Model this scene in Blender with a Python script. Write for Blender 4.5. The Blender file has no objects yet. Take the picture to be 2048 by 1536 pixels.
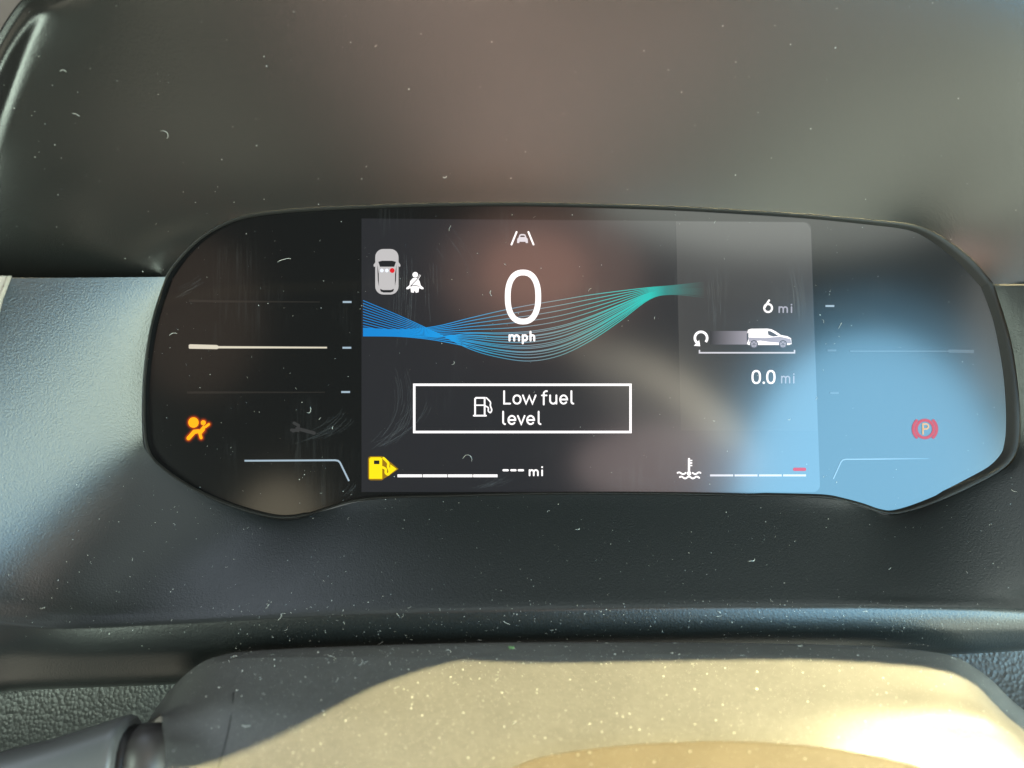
import bpy, bmesh, math, random
from mathutils import Vector, Matrix
from mathutils.bvhtree import BVHTree
from mathutils.geometry import tessellate_polygon
random.seed(7)
R = math.radians
S = 0.00017            # metres per photograph pixel on the display glass
D = 0.2615             # camera to glass, metres
scn = bpy.context.scene
COL = scn.collection

# ------------------------------------------------------------------ camera, world, exposure
cam_d = bpy.data.cameras.new('camera'); cam = bpy.data.objects.new('camera', cam_d); COL.objects.link(cam)
cam.location = (0, -D, 0); cam.rotation_euler = (R(90), 0, 0)
cam_d.sensor_width = 36; cam_d.lens = 36 * D / (2048 * S)
cam_d.clip_start = 0.01; cam_d.clip_end = 50
cam_d.dof.use_dof = True; cam_d.dof.focus_distance = D - 0.002; cam_d.dof.aperture_fstop = 8.5
scn.camera = cam
scn.cycles.use_light_tree = False
w = bpy.data.worlds.new('World'); scn.world = w; w.use_nodes = True
w.node_tree.nodes['Background'].inputs[0].default_value = (0.85, 0.92, 0.9, 1)
w.node_tree.nodes['Background'].inputs[1].default_value = 0.16
scn.view_settings.view_transform = 'Standard'; scn.view_settings.look = 'None'
scn.view_settings.exposure = 0; scn.view_settings.gamma = 1

def V3(x, y, z):       # cluster frame (x right, y up, z out of the glass) -> world
    return Vector((x, -z, y))
def W(px, py, z=0.0):  # point that the photograph shows at (px, py), z metres out of the glass
    k = S * (D - z) / D
    return V3((px - 1024) * k, (768 - py) * k, z)

# ------------------------------------------------------------------ lamps (cabin windows, the sun, and lamps added for reflections and fill)
def area(name, loc, size, radiance, color, shape='ELLIPSE', aim=None, roll=0):
    l = bpy.data.lights.new(name, 'AREA'); o = bpy.data.objects.new(name, l); COL.objects.link(o)
    l.shape = shape; l.size, l.size_y = size
    A = size[0] * size[1] * (math.pi / 4 if shape == 'ELLIPSE' else 1)
    l.energy = radiance * math.pi * A; l.color = color
    o.location = loc
    d = (aim - loc).normalized() if aim is not None else Vector((0, 1, 0))
    o.rotation_euler = (d.to_track_quat('-Z', 'Y').to_matrix() @ Matrix.Rotation(R(roll), 3, 'Z')).to_euler()
    return o
def mirror_lamp(name, px, py, ax, ay, m, radiance, color, shape='ELLIPSE', roll=0):
    # a lamp facing the glass, as far behind the photographer as m camera distances
    f = (1 + m) * S
    return area(name, V3((px - 1024) * f, (768 - py) * f, m * D), (2 * ax * f, 2 * ay * f), radiance, color, shape, None, roll)
def aimed_lamp(name, sx, sy, size, rgb, dist=.6):     # a lamp set along (sx, sy), for reflections and fill
    d = Vector((sx, sy, 1)).normalized() * dist; L = max(rgb)
    return area(name, V3(*d), size, L, tuple(c / L for c in rgb), 'ELLIPSE', V3(0, 0, 0))
mirror_lamp('side_window_light', 1745, 1050, 275, 385, 2.0, 14.6, (.29, .68, .99))
mirror_lamp('window_soft_edge_fill', 1745, 1030, 335, 455, 2.2, 2.6, (.30, .68, .97))  # wider, dimmer lamp added to soften the edge of the window reflection
mirror_lamp('right_glass_fill', 1985, 660, 50, 150, 2.0, 3.0, (1, .95, .85))  # added lamp for the warm grey at the right edge of the glass
area('hood_corner_fill', V3(.16, -.235, .41), (.17, .15), 3.6, (.93, 1, .88), 'ELLIPSE', V3(.1, .05, 0))  # added fill that brightens the right end of the hood
mirror_lamp('rear_window_light', 1570, 360, 400, 150, 4.0, 4.6, (.95, 1, .9))
mirror_lamp('brown_reflection_lamp', 1070, 545, 105, 80, 1.6, 2.6, (1, .46, .32))  # added lamp standing in for the person mirrored brown in the glass
mirror_lamp('brown_reflection_falloff', 1085, 545, 200, 140, 2.2, 1.7, (1, .58, .44))  # second lamp added to give the brown reflection a soft falloff
mirror_lamp('sunlit_door_light', 560, 1035, 75, 75, 1.6, 3.0, (1, .86, .6))
for bx, by, br, bl in ((1190, 704, -18, 1.6), (1250, 722, -22, 2.6), (1310, 748, -28, 3.6), (1362, 780, -33, 4.4), (1408, 816, -39, 5.2), (1446, 852, -45, 5.6)):
    mirror_lamp('beige_arc_lamp', bx, by, 60, 32, 1.6, bl * 1.35, (1, .91, .68), 'ELLIPSE', br)  # row of lamps added to draw the beige arc mirrored in the glass
mirror_lamp('beige_arc_falloff', 1310, 800, 150, 70, 1.9, 1.1, (1, .90, .80), 'ELLIPSE', -30)  # weak lamp added for the glow beside the beige arc
mirror_lamp('pink_reflection_lamp', 1335, 930, 185, 80, 1.6, 3.1, (1, .77, .73))  # added lamp for the pinkish reflection low on the glass
aimed_lamp('left_facet_fill', 1.62, -.36, (.34, .56), (19, 23, 19), .72)  # strong fill added to brighten the left facet of the surround
aimed_lamp('far_door_light', -1.22, -.30, (.20, .26), (17, 21, 17.5), .66)
aimed_lamp('brown_edge_fill', -.62, .13, (.12, .16), (.62, .42, .30))  # added brown lamp for the surround's roll and the left glass edge
aimed_lamp('hood_right_fill', .84, -1.3, (.30, .36), (4.4, 4.7, 3.7))  # fill added for the grey-green right half of the hood
area('hood_left_fill', V3(-.25, -.55, .30), (.30, .26), 1.9, (1, .94, .72), 'ELLIPSE', V3(-.08, .06, 0))  # fill added for the olive left part of the hood
wl = area('windscreen_light', V3(-.25, .75, -.10), (.90, .45), 3.2, (.84, .90, 1), 'RECTANGLE', V3(0, 0, .05))
aimed_lamp('sunlit_lap_light', .02, -1.25, (.050, .36), (19, 13.6, 11.6))
aimed_lamp('hood_brown_fill', .01, -.70, (.12, .12), (6, 2.8, 1.6))  # added lamp for the brown glow on the hood just above the glass
aimed_lamp('lower_right_fill', 1.5, 1.34, (.22, .22), (4.4, 4.8, 4.2), .92)  # fill added to lift the right of the lower surround
area('ridge_highlight_lamp', V3(.10, .44, .40), (.9, .16), 2.4, (.88, 1, 1), 'RECTANGLE', V3(0, 0, 0))  # strip lamp added to put a highlight on the surround's ridge
area('hood_steep_fill', V3(-.05, -.62, .14), (.7, .34), 1.3, (1, .95, .78), 'RECTANGLE', V3(0, .05, .02))  # broad weak fill added to lighten the steep parts of the hood
aimed_lamp('hood_flange_fill', 1.34, -1.5, (.30, .30), (4, 4.4, 3.8), .9)  # fill added to turn the hood's flange grey
aimed_lamp('cover_left_fill', -2.0, 4.0, (.30, .30), (.8, 1.1, 1.5))  # bluish fill added for the shaded left of the column cover
aimed_lamp('lower_left_fill', -.9, 1.6, (.25, .25), (.3, .3, .22))  # weak fill added for the left of the lower surround
# direct sun that comes down past the hood onto the column cover through a window opening
SUN = Vector((.62, -.062, .80)).normalized()
SUN_DIST = 4.5
sl = bpy.data.lights.new('sun_beam', 'SPOT'); so = bpy.data.objects.new('sun_beam', sl); COL.objects.link(so)
sun_x = (Vector((1, 0, 0)) - SUN * SUN.x).normalized(); sun_y = SUN.cross(sun_x)
sun_aim = sun_x * .10 + sun_y * -.082 + SUN * -.05
so.matrix_world = Matrix.Translation(sun_aim + SUN * SUN_DIST) @ Matrix((sun_x, sun_y, SUN)).transposed().to_4x4()
sl.spot_size = 2 * math.atan(.30 / SUN_DIST); sl.spot_blend = 0.05; sl.shadow_soft_size = 0.016
sl.energy = 7000; sl.color = (1, .85, .43)

# ------------------------------------------------------------------ materials
def film(m, base, amount, scale, rough):      # a thin uneven film of dust and handling: colour and gloss drift a little
    nt = m.node_tree; b = nt.nodes['Principled BSDF']
    tc = nt.nodes.new('ShaderNodeTexCoord'); n1 = nt.nodes.new('ShaderNodeTexNoise'); n2 = nt.nodes.new('ShaderNodeTexNoise')
    n1.inputs['Scale'].default_value = scale; n1.inputs['Detail'].default_value = 6; n1.inputs['Roughness'].default_value = .65
    n2.inputs['Scale'].default_value = scale * 14; n2.inputs['Detail'].default_value = 2
    av = nt.nodes.new('ShaderNodeMath'); av.operation = 'ADD'
    r1 = nt.nodes.new('ShaderNodeMapRange'); r1.inputs[1].default_value = .75; r1.inputs[2].default_value = 1.35
    mx = nt.nodes.new('ShaderNodeMix'); mx.data_type = 'RGBA'
    mx.inputs['A'].default_value = tuple(c * (1 - amount) for c in base) + (1,); mx.inputs['B'].default_value = tuple(c * (1 + amount) for c in base) + (1,)
    r2 = nt.nodes.new('ShaderNodeMapRange'); r2.inputs[1].default_value = .75; r2.inputs[2].default_value = 1.35; r2.inputs[3].default_value = rough - .05; r2.inputs[4].default_value = rough + .06
    for n_ in (n1, n2): nt.links.new(tc.outputs['Object'], n_.inputs['Vector'])
    nt.links.new(n1.outputs['Fac'], av.inputs[0]); nt.links.new(n2.outputs['Fac'], av.inputs[1]); nt.links.new(av.outputs[0], r1.inputs[0]); nt.links.new(av.outputs[0], r2.inputs[0])
    nt.links.new(r1.outputs[0], mx.inputs['Factor']); nt.links.new(mx.outputs['Result'], b.inputs['Base Color']); nt.links.new(r2.outputs[0], b.inputs['Roughness'])
def mat(name, base, rough=.5, spec=.5, emit=None, estr=0, bump=None, coat=0, metal=0):
    m = bpy.data.materials.new(name); m.use_nodes = True
    nt = m.node_tree; b = nt.nodes['Principled BSDF']
    b.inputs['Base Color'].default_value = (*base, 1); b.inputs['Roughness'].default_value = rough
    b.inputs['Specular IOR Level'].default_value = spec; b.inputs['Metallic'].default_value = metal
    if emit is not None:
        b.inputs['Emission Color'].default_value = (*emit, 1); b.inputs['Emission Strength'].default_value = estr
    if bump:
        tc = nt.nodes.new('ShaderNodeTexCoord')
        last = None
        for kind, scale, dist, strength in bump:
            if kind == 'noise':
                t = nt.nodes.new('ShaderNodeTexNoise'); t.inputs['Scale'].default_value = scale; t.inputs['Detail'].default_value = 3
                out = t.outputs['Fac']
            else:
                t = nt.nodes.new('ShaderNodeTexVoronoi'); t.feature = 'F1'; t.inputs['Scale'].default_value = scale
                out = t.outputs['Distance']
            nt.links.new(tc.outputs['Object'], t.inputs['Vector'])
            bp = nt.nodes.new('ShaderNodeBump'); bp.inputs['Strength'].default_value = strength; bp.inputs['Distance'].default_value = dist
            nt.links.new(out, bp.inputs['Height'])
            if last: nt.links.new(last.outputs[0], bp.inputs['Normal'])
            last = bp
        nt.links.new(last.outputs[0], b.inputs['Normal'])
    return m
M = {}
M['hood'] = mat('hood_plastic', (.010, .010, .0085), .25, .5, bump=[('noise', 2100, .00008, .60)])
M['trim'] = mat('trim_plastic', (.0065, .008, .008), .33, .5, bump=[('noise', 1800, .00011, .75)])
M['cover'] = mat('cover_plastic', (.066, .065, .062), .48, .5, bump=[('noise', 1300, .00012, .5)])
M['collar'] = mat('collar_plastic', (.078, .064, .044), .48, .5, bump=[('noise', 1600, .00006, .3)])
M['leather'] = mat('grained_dash', (.016, .019, .018), .45, .5, bump=[('vor', 820, .0003, .6), ('noise', 1500, .0001, .5)])
M['dash'] = mat('dash_top', (.16, .135, .11), .6, .3, bump=[('noise', 1200, .0001, .4)])
M['stalk'] = mat('stalk_plastic', (.075, .077, .077), .38, .5, bump=[('noise', 1800, .00004, .3)])
M['neck'] = mat('neck_plastic', (.035, .032, .032), .45, .5)
M['black'] = mat('black_plastic', (.006, .006, .006), .45, .3)
M['bezel'] = mat('bezel_plastic', (.016, .015, .013), .6, .25)
M['vent'] = mat('vent_plastic', (.35, .31, .26), .45, .5)
M['lint'] = mat('lint', (.42, .42, .39), .9, .1)
M['crumb'] = mat('green_crumb', (.12, .22, .10), .8, .1)

film(M['cover'], (.066, .065, .062), .13, 50, .48); film(M['collar'], (.078, .064, .044), .12, 60, .48)

GLASS_R = .14
def glass_like(name, emit=(0, 0, 0), estr=0, smear=True, base=.0035, spec=.62):
    m = mat(name, (base, base, base), GLASS_R, spec, emit, estr)
    if smear:
        nt = m.node_tree; b = nt.nodes['Principled BSDF']
        tc = nt.nodes.new('ShaderNodeTexCoord'); mp = nt.nodes.new('ShaderNodeMapping'); mp.inputs['Scale'].default_value = (900, 1, 40)
        wv = nt.nodes.new('ShaderNodeTexNoise'); wv.inputs['Scale'].default_value = 1; wv.inputs['Detail'].default_value = 4; wv.inputs['Distortion'].default_value = 1.5
        ms = nt.nodes.new('ShaderNodeTexNoise'); ms.inputs['Scale'].default_value = 38; ms.inputs['Detail'].default_value = 2
        r1 = nt.nodes.new('ShaderNodeMapRange'); r1.inputs[1].default_value = .5; r1.inputs[2].default_value = .72
        r2 = nt.nodes.new('ShaderNodeMapRange'); r2.inputs[1].default_value = .52; r2.inputs[2].default_value = .70
        mu = nt.nodes.new('ShaderNodeMath'); mu.operation = 'MULTIPLY'
        mx = nt.nodes.new('ShaderNodeMix'); mx.data_type = 'RGBA'
        mx.inputs['A'].default_value = (base, base, base, 1); mx.inputs['B'].default_value = (.012, .012, .012, 1)
        nt.links.new(tc.outputs['Object'], mp.inputs[0]); nt.links.new(mp.outputs[0], wv.inputs['Vector']); nt.links.new(tc.outputs['Object'], ms.inputs['Vector'])
        nt.links.new(wv.outputs['Fac'], r1.inputs[0]); nt.links.new(ms.outputs['Fac'], r2.inputs[0])
        nt.links.new(r1.outputs[0], mu.inputs[0]); nt.links.new(r2.outputs[0], mu.inputs[1])
        nt.links.new(mu.outputs[0], mx.inputs['Factor']); nt.links.new(mx.outputs['Result'], b.inputs['Base Color'])
    return m
M['lens'] = glass_like('dark_display_glass', spec=.5)
M['screen'] = glass_like('lit_screen_black', (.80, .80, 1.0), .019)
M['panel'] = glass_like('lit_screen_grey', (1, .98, 1), .030)
def lit(name, color, strength, spec=.5): return glass_like(name, color, strength, False, .0035, spec)
M['white'] = lit('lit_white', (1, .97, .97), 1.25)
M['white_soft'] = lit('lit_soft_white', (.95, .93, 1), .75)
M['grey_text'] = lit('lit_grey', (.86, .86, 1), .50)
M['car_grey'] = lit('lit_car_grey', (.93, .90, .90), .60)
M['car_dark'] = lit('lit_car_dark', (.5, .5, .6), .02)
M['cream'] = lit('lit_cream', (1, .92, .74), .72)
M['cream_dim'] = lit('faint_lit_print', (1, .85, .7), .016)  # gauge print made visible by a faint emission, though it is no lamp
M['tick'] = lit('lit_pale_blue', (.62, .80, .95), .62)
M['tick_dim'] = lit('dim_pale_blue', (.62, .80, .95), .11)
M['orange'] = lit('lit_orange', (1, .40, .0), 1.3)
M['orange_glow'] = lit('painted_orange_glow', (1, .10, .0), .42)  # glow around the airbag symbol, painted as an emissive shape
M['amber'] = lit('lit_amber', (1, .78, .0), 1.1)
M['amber_glow'] = lit('painted_amber_glow', (1, .55, .0), .32)  # glow around the fuel symbol, painted the same way
M['red'] = lit('lit_red', (1, .05, .08), .70, .12)
M['red_glow'] = lit('painted_red_glow', (1, .05, .12), .45, .18)  # red glow painted as a wider, dimmer ring
M['p_letter'] = lit('lit_yellowish', (1, .62, .30), .85, .12)
M['seat_red'] = lit('lit_seat_red', (.9, .01, .02), .85)
M['pink'] = lit('lit_pink', (1, .10, .20), .75, .12)
M['seat_white'] = lit('lit_seat_white', (.85, .9, 1), 1.1)
M['print'] = lit('faint_lit_grey_print', (1, 1, 1), .035)  # wrench print, given a faint emission of its own
M['van_shade'] = lit('lit_van_shade', (.80, .78, .92), .55)
M['van_dark'] = lit('lit_van_dark', (.6, .65, .8), .16)
# colour run of the wave drawing, blue through steel to teal, along the screen
def wave_mat():
    m = glass_like('lit_wave', (1, 1, 1), 1.0, smear=False); nt = m.node_tree; b = nt.nodes['Principled BSDF']
    g = nt.nodes.new('ShaderNodeNewGeometry'); sx = nt.nodes.new('ShaderNodeSeparateXYZ')
    mr = nt.nodes.new('ShaderNodeMapRange'); mr.inputs[1].default_value = (726 - 1024) * S; mr.inputs[2].default_value = (1410 - 1024) * S
    cr = nt.nodes.new('ShaderNodeValToRGB'); e = cr.color_ramp.elements
    stops = [(0, (.0, .24, .68)), (.10, (.0, .25, .68)), (.25, (.0, .33, .80)), (.38, (.02, .30, .48)), (.50, (.17, .27, .32)), (.62, (.10, .32, .33)), (.72, (.0, .50, .47)), (.84, (.0, .55, .48)), (.885, (.02, .24, .22)), (.94, (.05, .13, .12)), (1, (.05, .052, .052))]
    e[0].position, e[0].color = 0, (*stops[0][1], 1); e[1].position, e[1].color = 1, (*stops[-1][1], 1)
    for p, c in stops[1:-1]:
        n = e.new(p); n.color = (*c, 1)
    nt.links.new(g.outputs['Position'], sx.inputs[0]); nt.links.new(sx.outputs['X'], mr.inputs[0]); nt.links.new(mr.outputs[0], cr.inputs[0]); nt.links.new(cr.outputs[0], b.inputs['Emission Color'])
    return m
M['wave'] = wave_mat()
def fade_mat(name, x0, x1, color, s0, s1):     # a drawn bar that fades along the screen
    m = glass_like(name, color, 1.0, smear=False); nt = m.node_tree; b = nt.nodes['Principled BSDF']
    g = nt.nodes.new('ShaderNodeNewGeometry'); sx = nt.nodes.new('ShaderNodeSeparateXYZ')
    mr = nt.nodes.new('ShaderNodeMapRange'); mr.inputs[1].default_value = (x0 - 1024) * S; mr.inputs[2].default_value = (x1 - 1024) * S
    mr.inputs[3].default_value = s0; mr.inputs[4].default_value = s1
    nt.links.new(g.outputs['Position'], sx.inputs[0]); nt.links.new(sx.outputs['X'], mr.inputs[0]); nt.links.new(mr.outputs[0], b.inputs['Emission Strength'])
    return m
M['trail'] = fade_mat('lit_trail', 1418, 1494, (.95, .88, 1), .02, .36)
M['divider_fade'] = fade_mat('lit_divider_fade', 1760, 1858, (.62, .80, .95), .30, .0)

# ------------------------------------------------------------------ building helpers
def world_origin(o):
    v = Vector((0, 0, 0))
    while o is not None:
        v += o.location; o = o.parent
    return v
def tag(o, label=None, cat=None, group=None, kind=None):
    for k, v in (('label', label), ('category', cat), ('group', group), ('kind', kind)):
        if v: o[k] = v
    return o
def empty(name, loc, label, cat, group=None):
    o = bpy.data.objects.new(name, None); COL.objects.link(o); o.location = loc; o.empty_display_size = .02
    return tag(o, label, cat, group)
TREES = {}
def build(name, verts, faces, m, parent=None, smooth=True, fmats=None, origin=None):
    """one mesh object from world-space vertices"""
    if origin is None:
        origin = world_origin(parent) if parent else (sum((Vector(v) for v in verts), Vector()) / len(verts))
    me = bpy.data.meshes.new(name)
    me.from_pydata([Vector(v) - origin for v in verts], [], faces)
    for mm in (m if isinstance(m, list) else [m]): me.materials.append(mm)
    if fmats: me.polygons.foreach_set('material_index', fmats)
    if smooth: me.polygons.foreach_set('use_smooth', [True] * len(me.polygons))
    me.update()
    o = bpy.data.objects.new(name, me); COL.objects.link(o)
    if parent: o.parent = parent
    else: o.location = origin
    return o
def cr(p0, p1, p2, p3, t):
    return 0.5 * ((2 * p1) + (p2 - p0) * t + (2 * p0 - 5 * p1 + 4 * p2 - p3) * t * t + (3 * p1 - p0 - 3 * p2 + p3) * t ** 3)
def spline(pts, n, closed=False):
    """n points per span through pts (Vectors)"""
    out = []; k = len(pts)
    spans = k if closed else k - 1
    for i in range(spans):
        if closed: a, b, c, d = pts[(i - 1) % k], pts[i], pts[(i + 1) % k], pts[(i + 2) % k]
        else: a, b, c, d = pts[max(i - 1, 0)], pts[i], pts[i + 1], pts[min(i + 2, k - 1)]
        for j in range(n): out.append(cr(a, b, c, d, j / n))
    if not closed: out.append(pts[-1].copy())
    return out
def rails_grid(rails, n_along, n_across, closed=False):
    rows = [spline(r, n_along, closed) for r in rails]
    cols = [spline([row[i] for row in rows], n_across) for i in range(len(rows[0]))]
    return [[cols[i][j] for i in range(len(cols))] for j in range(len(cols[0]))]
def grid_faces(nr, nc, off=0, closed=False, flip=False):
    f = []
    for j in range(nr - 1):
        for i in range(nc if closed else nc - 1):
            a, b = off + j * nc + i, off + j * nc + (i + 1) % nc
            q = (a, b, b + nc, a + nc)
            f.append(q[::-1] if flip else q)
    return f
def skin(name, rails, m, parent=None, n_along=5, n_across=4, closed=False, flip=False, thick=0.0, relax=0, upto=None):
    g = rails_grid(rails, n_along, n_across, closed)
    for _ in range(relax):      # even out the moulded surface between its edges
        h_ = [row[:] for row in g]
        for j in range(1, (upto or len(g)) - 1):
            for i in range(1, len(g[0]) - 1):
                h_[j][i] = g[j][i] * .4 + (g[j - 1][i] + g[j + 1][i] + g[j][i - 1] + g[j][i + 1]) * .15
        g = h_
    nr, nc = len(g), len(g[0])
    v = [p for row in g for p in row]; f = grid_faces(nr, nc, 0, closed, flip)
    o = build(name, v, f, m, parent)
    TREES[name] = BVHTree.FromPolygons([tuple(p) for p in v], f)
    if thick:
        md = o.modifiers.new('thickness', 'SOLIDIFY'); md.thickness = thick; md.offset = -1; md.use_even_offset = False
    return o
def rail(pts, z=None):
    return [W(p[0], p[1], p[2] if len(p) > 2 else z) for p in pts]
def mixr(a, b, t, bulge=None):
    return [p.lerp(q, t) + (bulge if bulge else Vector()) for p, q in zip(a, b)]

# flat drawings on the display: polygons and ribbons in photograph pixels, at a height over the glass
def poly(verts, faces, pts, z):
    base = len(verts); vs = [Vector((p[0], -p[1], 0)) for p in pts]
    verts += [W(p[0], p[1], z) for p in pts]
    for t in tessellate_polygon([vs]):
        a, b, c = t
        n = (vs[b] - vs[a]).cross(vs[c] - vs[a]).z
        faces.append(tuple(base + i for i in (t if n > 0 else t[::-1])))
def circle(cx, cy, rx, ry=None, n=24):
    ry = ry or rx
    return [(cx + rx * math.cos(2 * math.pi * i / n), cy + ry * math.sin(2 * math.pi * i / n)) for i in range(n)]
def sq_ellipse(cx, cy, rx, ry, p=2.5, n=40):
    out = []
    for i in range(n):
        a = 2 * math.pi * i / n; c, s = math.cos(a), math.sin(a)
        out.append((cx + rx * math.copysign(abs(c) ** (2 / p), c), cy + ry * math.copysign(abs(s) ** (2 / p), s)))
    return out
def arc(cx, cy, rx, ry, a0, a1, n=12):
    return [(cx + rx * math.cos(R(a0 + (a1 - a0) * i / n)), cy - ry * math.sin(R(a0 + (a1 - a0) * i / n))) for i in range(n + 1)]
def ribbon(verts, faces, pts, wd, z, closed=False, cap=True):
    P = [Vector((p[0], p[1])) for p in pts]
    P = [p for i, p in enumerate(P) if i == 0 or (p - P[i - 1]).length > 1e-4]
    if closed and (P[0] - P[-1]).length < 1e-4: P.pop()
    h = wd / 2; n = len(P); base = len(verts); L = []; Rr = []
    for i in range(n):
        a = P[i - 1] if (i > 0 or closed) else None; c = P[(i + 1) % n] if (i < n - 1 or closed) else None
        d1 = (P[i] - a).normalized() if a is not None else None; d2 = (c - P[i]).normalized() if c is not None else None
        d1 = d1 or d2; d2 = d2 or d1
        n1 = Vector((-d1.y, d1.x)); n2 = Vector((-d2.y, d2.x)); mm = n1 + n2
        mm = mm.normalized() if mm.length > 1e-3 else n1
        s = h / max(mm.dot(n1), .5)
        L.append(P[i] + mm * s); Rr.append(P[i] - mm * s)
    for l, r in zip(L, Rr):
        verts.append(W(l.x, l.y, z)); verts.append(W(r.x, r.y, z))
    for i in range(n if closed else n - 1):
        a = base + 2 * i; b = base + 2 * ((i + 1) % n)
        faces.append((a, b, b + 1, a + 1))
    if cap and not closed:
        for i, d in ((0, P[0] - P[1]), (n - 1, P[-1] - P[-2])):
            d = d.normalized(); nn = Vector((-d.y, d.x)); k = len(verts)
            for q in range(7):
                an = math.pi * q / 6; pt = P[i] + nn * h * math.cos(an) + d * h * math.sin(an); verts.append(W(pt.x, pt.y, z))
            faces.append(tuple(range(k, k + 7)))
class Draw:
    def __init__(s, z=.0005): s.v, s.f, s.fm, s.z, s.cur = [], [], [], z * .2, 0
    def _m(s): s.fm += [s.cur] * (len(s.f) - len(s.fm)); s.z += .000002
    def mat(s, i): s.cur = i; return s
    def poly(s, pts): poly(s.v, s.f, pts, s.z); s._m(); return s
    def line(s, pts, wd, closed=False, cap=True): ribbon(s.v, s.f, pts, wd, s.z, closed, cap); s._m(); return s
    def rect(s, x0, y0, x1, y1): return s.poly([(x0, y0), (x1, y0), (x1, y1), (x0, y1)])
    def build(s, name, m, parent):
        faces = []
        for f in s.f:   # every drawn face looks out of the glass
            a, b, c = (s.v[i] for i in f[:3]); n = (b - a).cross(c - a)
            faces.append(f if n.y < 0 else f[::-1])
        return build(name, s.v, faces, m, parent, False, s.fm)
# stroked letters; x0..x1 glyph box, y values are photograph rows
def glyph(d, ch, x0, x1, base, xh, asc, w_):
    h = w_ / 2; L, Rt, B, X, A = x0 + h, x1 - h, base - h, xh + h, asc + h; cx = (L + Rt) / 2; rx = (Rt - L) / 2; cy = (B + X) / 2; ry = (B - X) / 2
    if ch == 'o': d.line(sq_ellipse(cx, cy, rx, ry, 2.15, 28), w_, True)
    elif ch == '0': d.line(sq_ellipse(cx, (B + A) / 2, rx, (B - A) / 2, 2.5, 44), w_, True)
    elif ch == 'l': d.line([(L, A), (L, B - rx * 2.2)] + arc(L + rx * 1.8, B - rx * 2.0, rx * 1.8, rx * 2.0, 190, 268, 6) , w_)
    elif ch == 'L': d.line([(L, A), (L, B), (Rt, B)], w_)
    elif ch == 'w': d.line([(L, X), (L + rx * .5, B), (cx, X + ry * .15), (Rt - rx * .5, B), (Rt, X)], w_)
    elif ch == 'v': d.line([(L, X), (cx, B), (Rt, X)], w_)
    elif ch == 'f':
        s = L + rx * .75
        d.line([(s, base)] + [(s, A + rx)] + arc(s + rx * 1.1, A + rx, rx * 1.1, rx, 180, 80, 6), w_); d.line([(L, X), (Rt - rx * .1, X)], w_ * .9)
    elif ch == 'u':
        d.line([(L, X), (L, B - rx)] + arc(cx, B - rx, rx, rx, 180, 330, 9)[1:] , w_); d.line([(Rt, X), (Rt, B)], w_)
    elif ch == 'e': d.line([(L + .4, cy), (Rt, cy)] + arc(cx, cy, rx, ry, 8, 318, 20), w_)
    elif ch in 'mh':
        d.line([(L, A if ch == 'h' else X), (L, B)], w_)
        q = rx if ch == 'h' else rx / 2
        for k in range(1 if ch == 'h' else 2):
            c0 = L + q + 2 * q * k
            d.line([(c0 - q, X + q * 1.25)] + arc(c0, X + q, q, q, 165, 0, 8) + [(c0 + q, B)], w_)
    elif ch == 'p':
        d.line([(L, X), (L, B + (base - xh) * .38)], w_); d.line(sq_ellipse(cx, cy, rx, ry, 2.2, 28), w_, True)
    elif ch == 'i':
        d.line([(cx, X), (cx, B)], w_); d.poly(circle(cx, asc + h * 1.1, h * 1.15, None, 12))
    elif ch == '6':
        r = rx; d.line(sq_ellipse(cx, B - r * 1.02, r, r * 1.02, 2.1, 30), w_, True)
        d.line([(cx + rx * .25, A), (cx - rx * .35, A + (B - A) * .30), (L, B - r * 1.05)], w_)
    elif ch == '.': d.poly(circle(cx, base - (x1 - x0) / 2, (x1 - x0) / 2, None, 14))

# ------------------------------------------------------------------ outlines
OUT = [(331,552),(312,605),(297,665),(288,740),(285,810),(287,868),(294,902),(314,930),(374,973),(444,1006),(514,1028),(565,1036),(610,1031),(655,1017),(702,1003),(760,996),
       (900,992),(1050,988),(1200,987),(1350,988),(1500,991),(1600,993),(1651,995),(1683,1001),(1724,1012),(1756,1023),(1786,1027),(1829,1019),(1892,996),(1954,967),(1996,944),(2023,919),
       (2035,893),(2039,850),(2037,783),(2030,720),(2017,652),(2006,614),(1988,569),(1975,553),(1944,520),(1902,487),(1860,462),(1818,449),(1745,441),(1620,430),(1480,421),(1350,414),(1200,409),(1040,406),
       (880,407),(740,411),(600,418),(500,429),(445,447),(400,474),(362,510)]
outline = [(p.x, p.y) for p in spline([Vector((a, b, 0)) for a, b in OUT], 4, True)]
def inset(pts, wfun):
    n = len(pts); out = []
    for i in range(n):
        a, b = pts[i - 2], pts[(i + 2) % n]; t = Vector((b[0] - a[0], b[1] - a[1])).normalized()
        nin = Vector((t.y, -t.x))      # inward for this winding
        w_ = wfun(pts[i], nin); out.append((pts[i][0] + nin.x * w_, pts[i][1] + nin.y * w_))
    return out
def bez_w(p, nin):
    w_ = 6.0
    if p[0] > 1500:
        k = min(1, (p[0] - 1500) / 450); w_ += k * (21 * max(0, -nin.x) + 4 * max(0, nin.y) + 3 * max(0, -nin.y) * (1 if p[0] > 1880 else 0))
    elif nin.y < 0 and p[0] > 620: w_ = 4.0
    return w_
inner = inset(outline, bez_w)

# ------------------------------------------------------------------ instrument cluster
cl = empty('instrument_cluster', W(1024, 1000, 0), 'black glass instrument cluster with lit speed display and warning symbols', 'instrument cluster')
vs, fs = [], []
poly(vs, fs, inner, 0.0)
n = len(inner); k = len(vs); vs += [W(p[0], p[1], -.004) for p in inner]
fs += [(i, k + i, k + (i + 1) % n, (i + 1) % n) for i in range(n)]
lens = build('glass_lens', vs, fs, M['lens'], cl, False)
TREES['lens'] = BVHTree.FromPolygons([tuple(p) for p in vs], fs)
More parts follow.
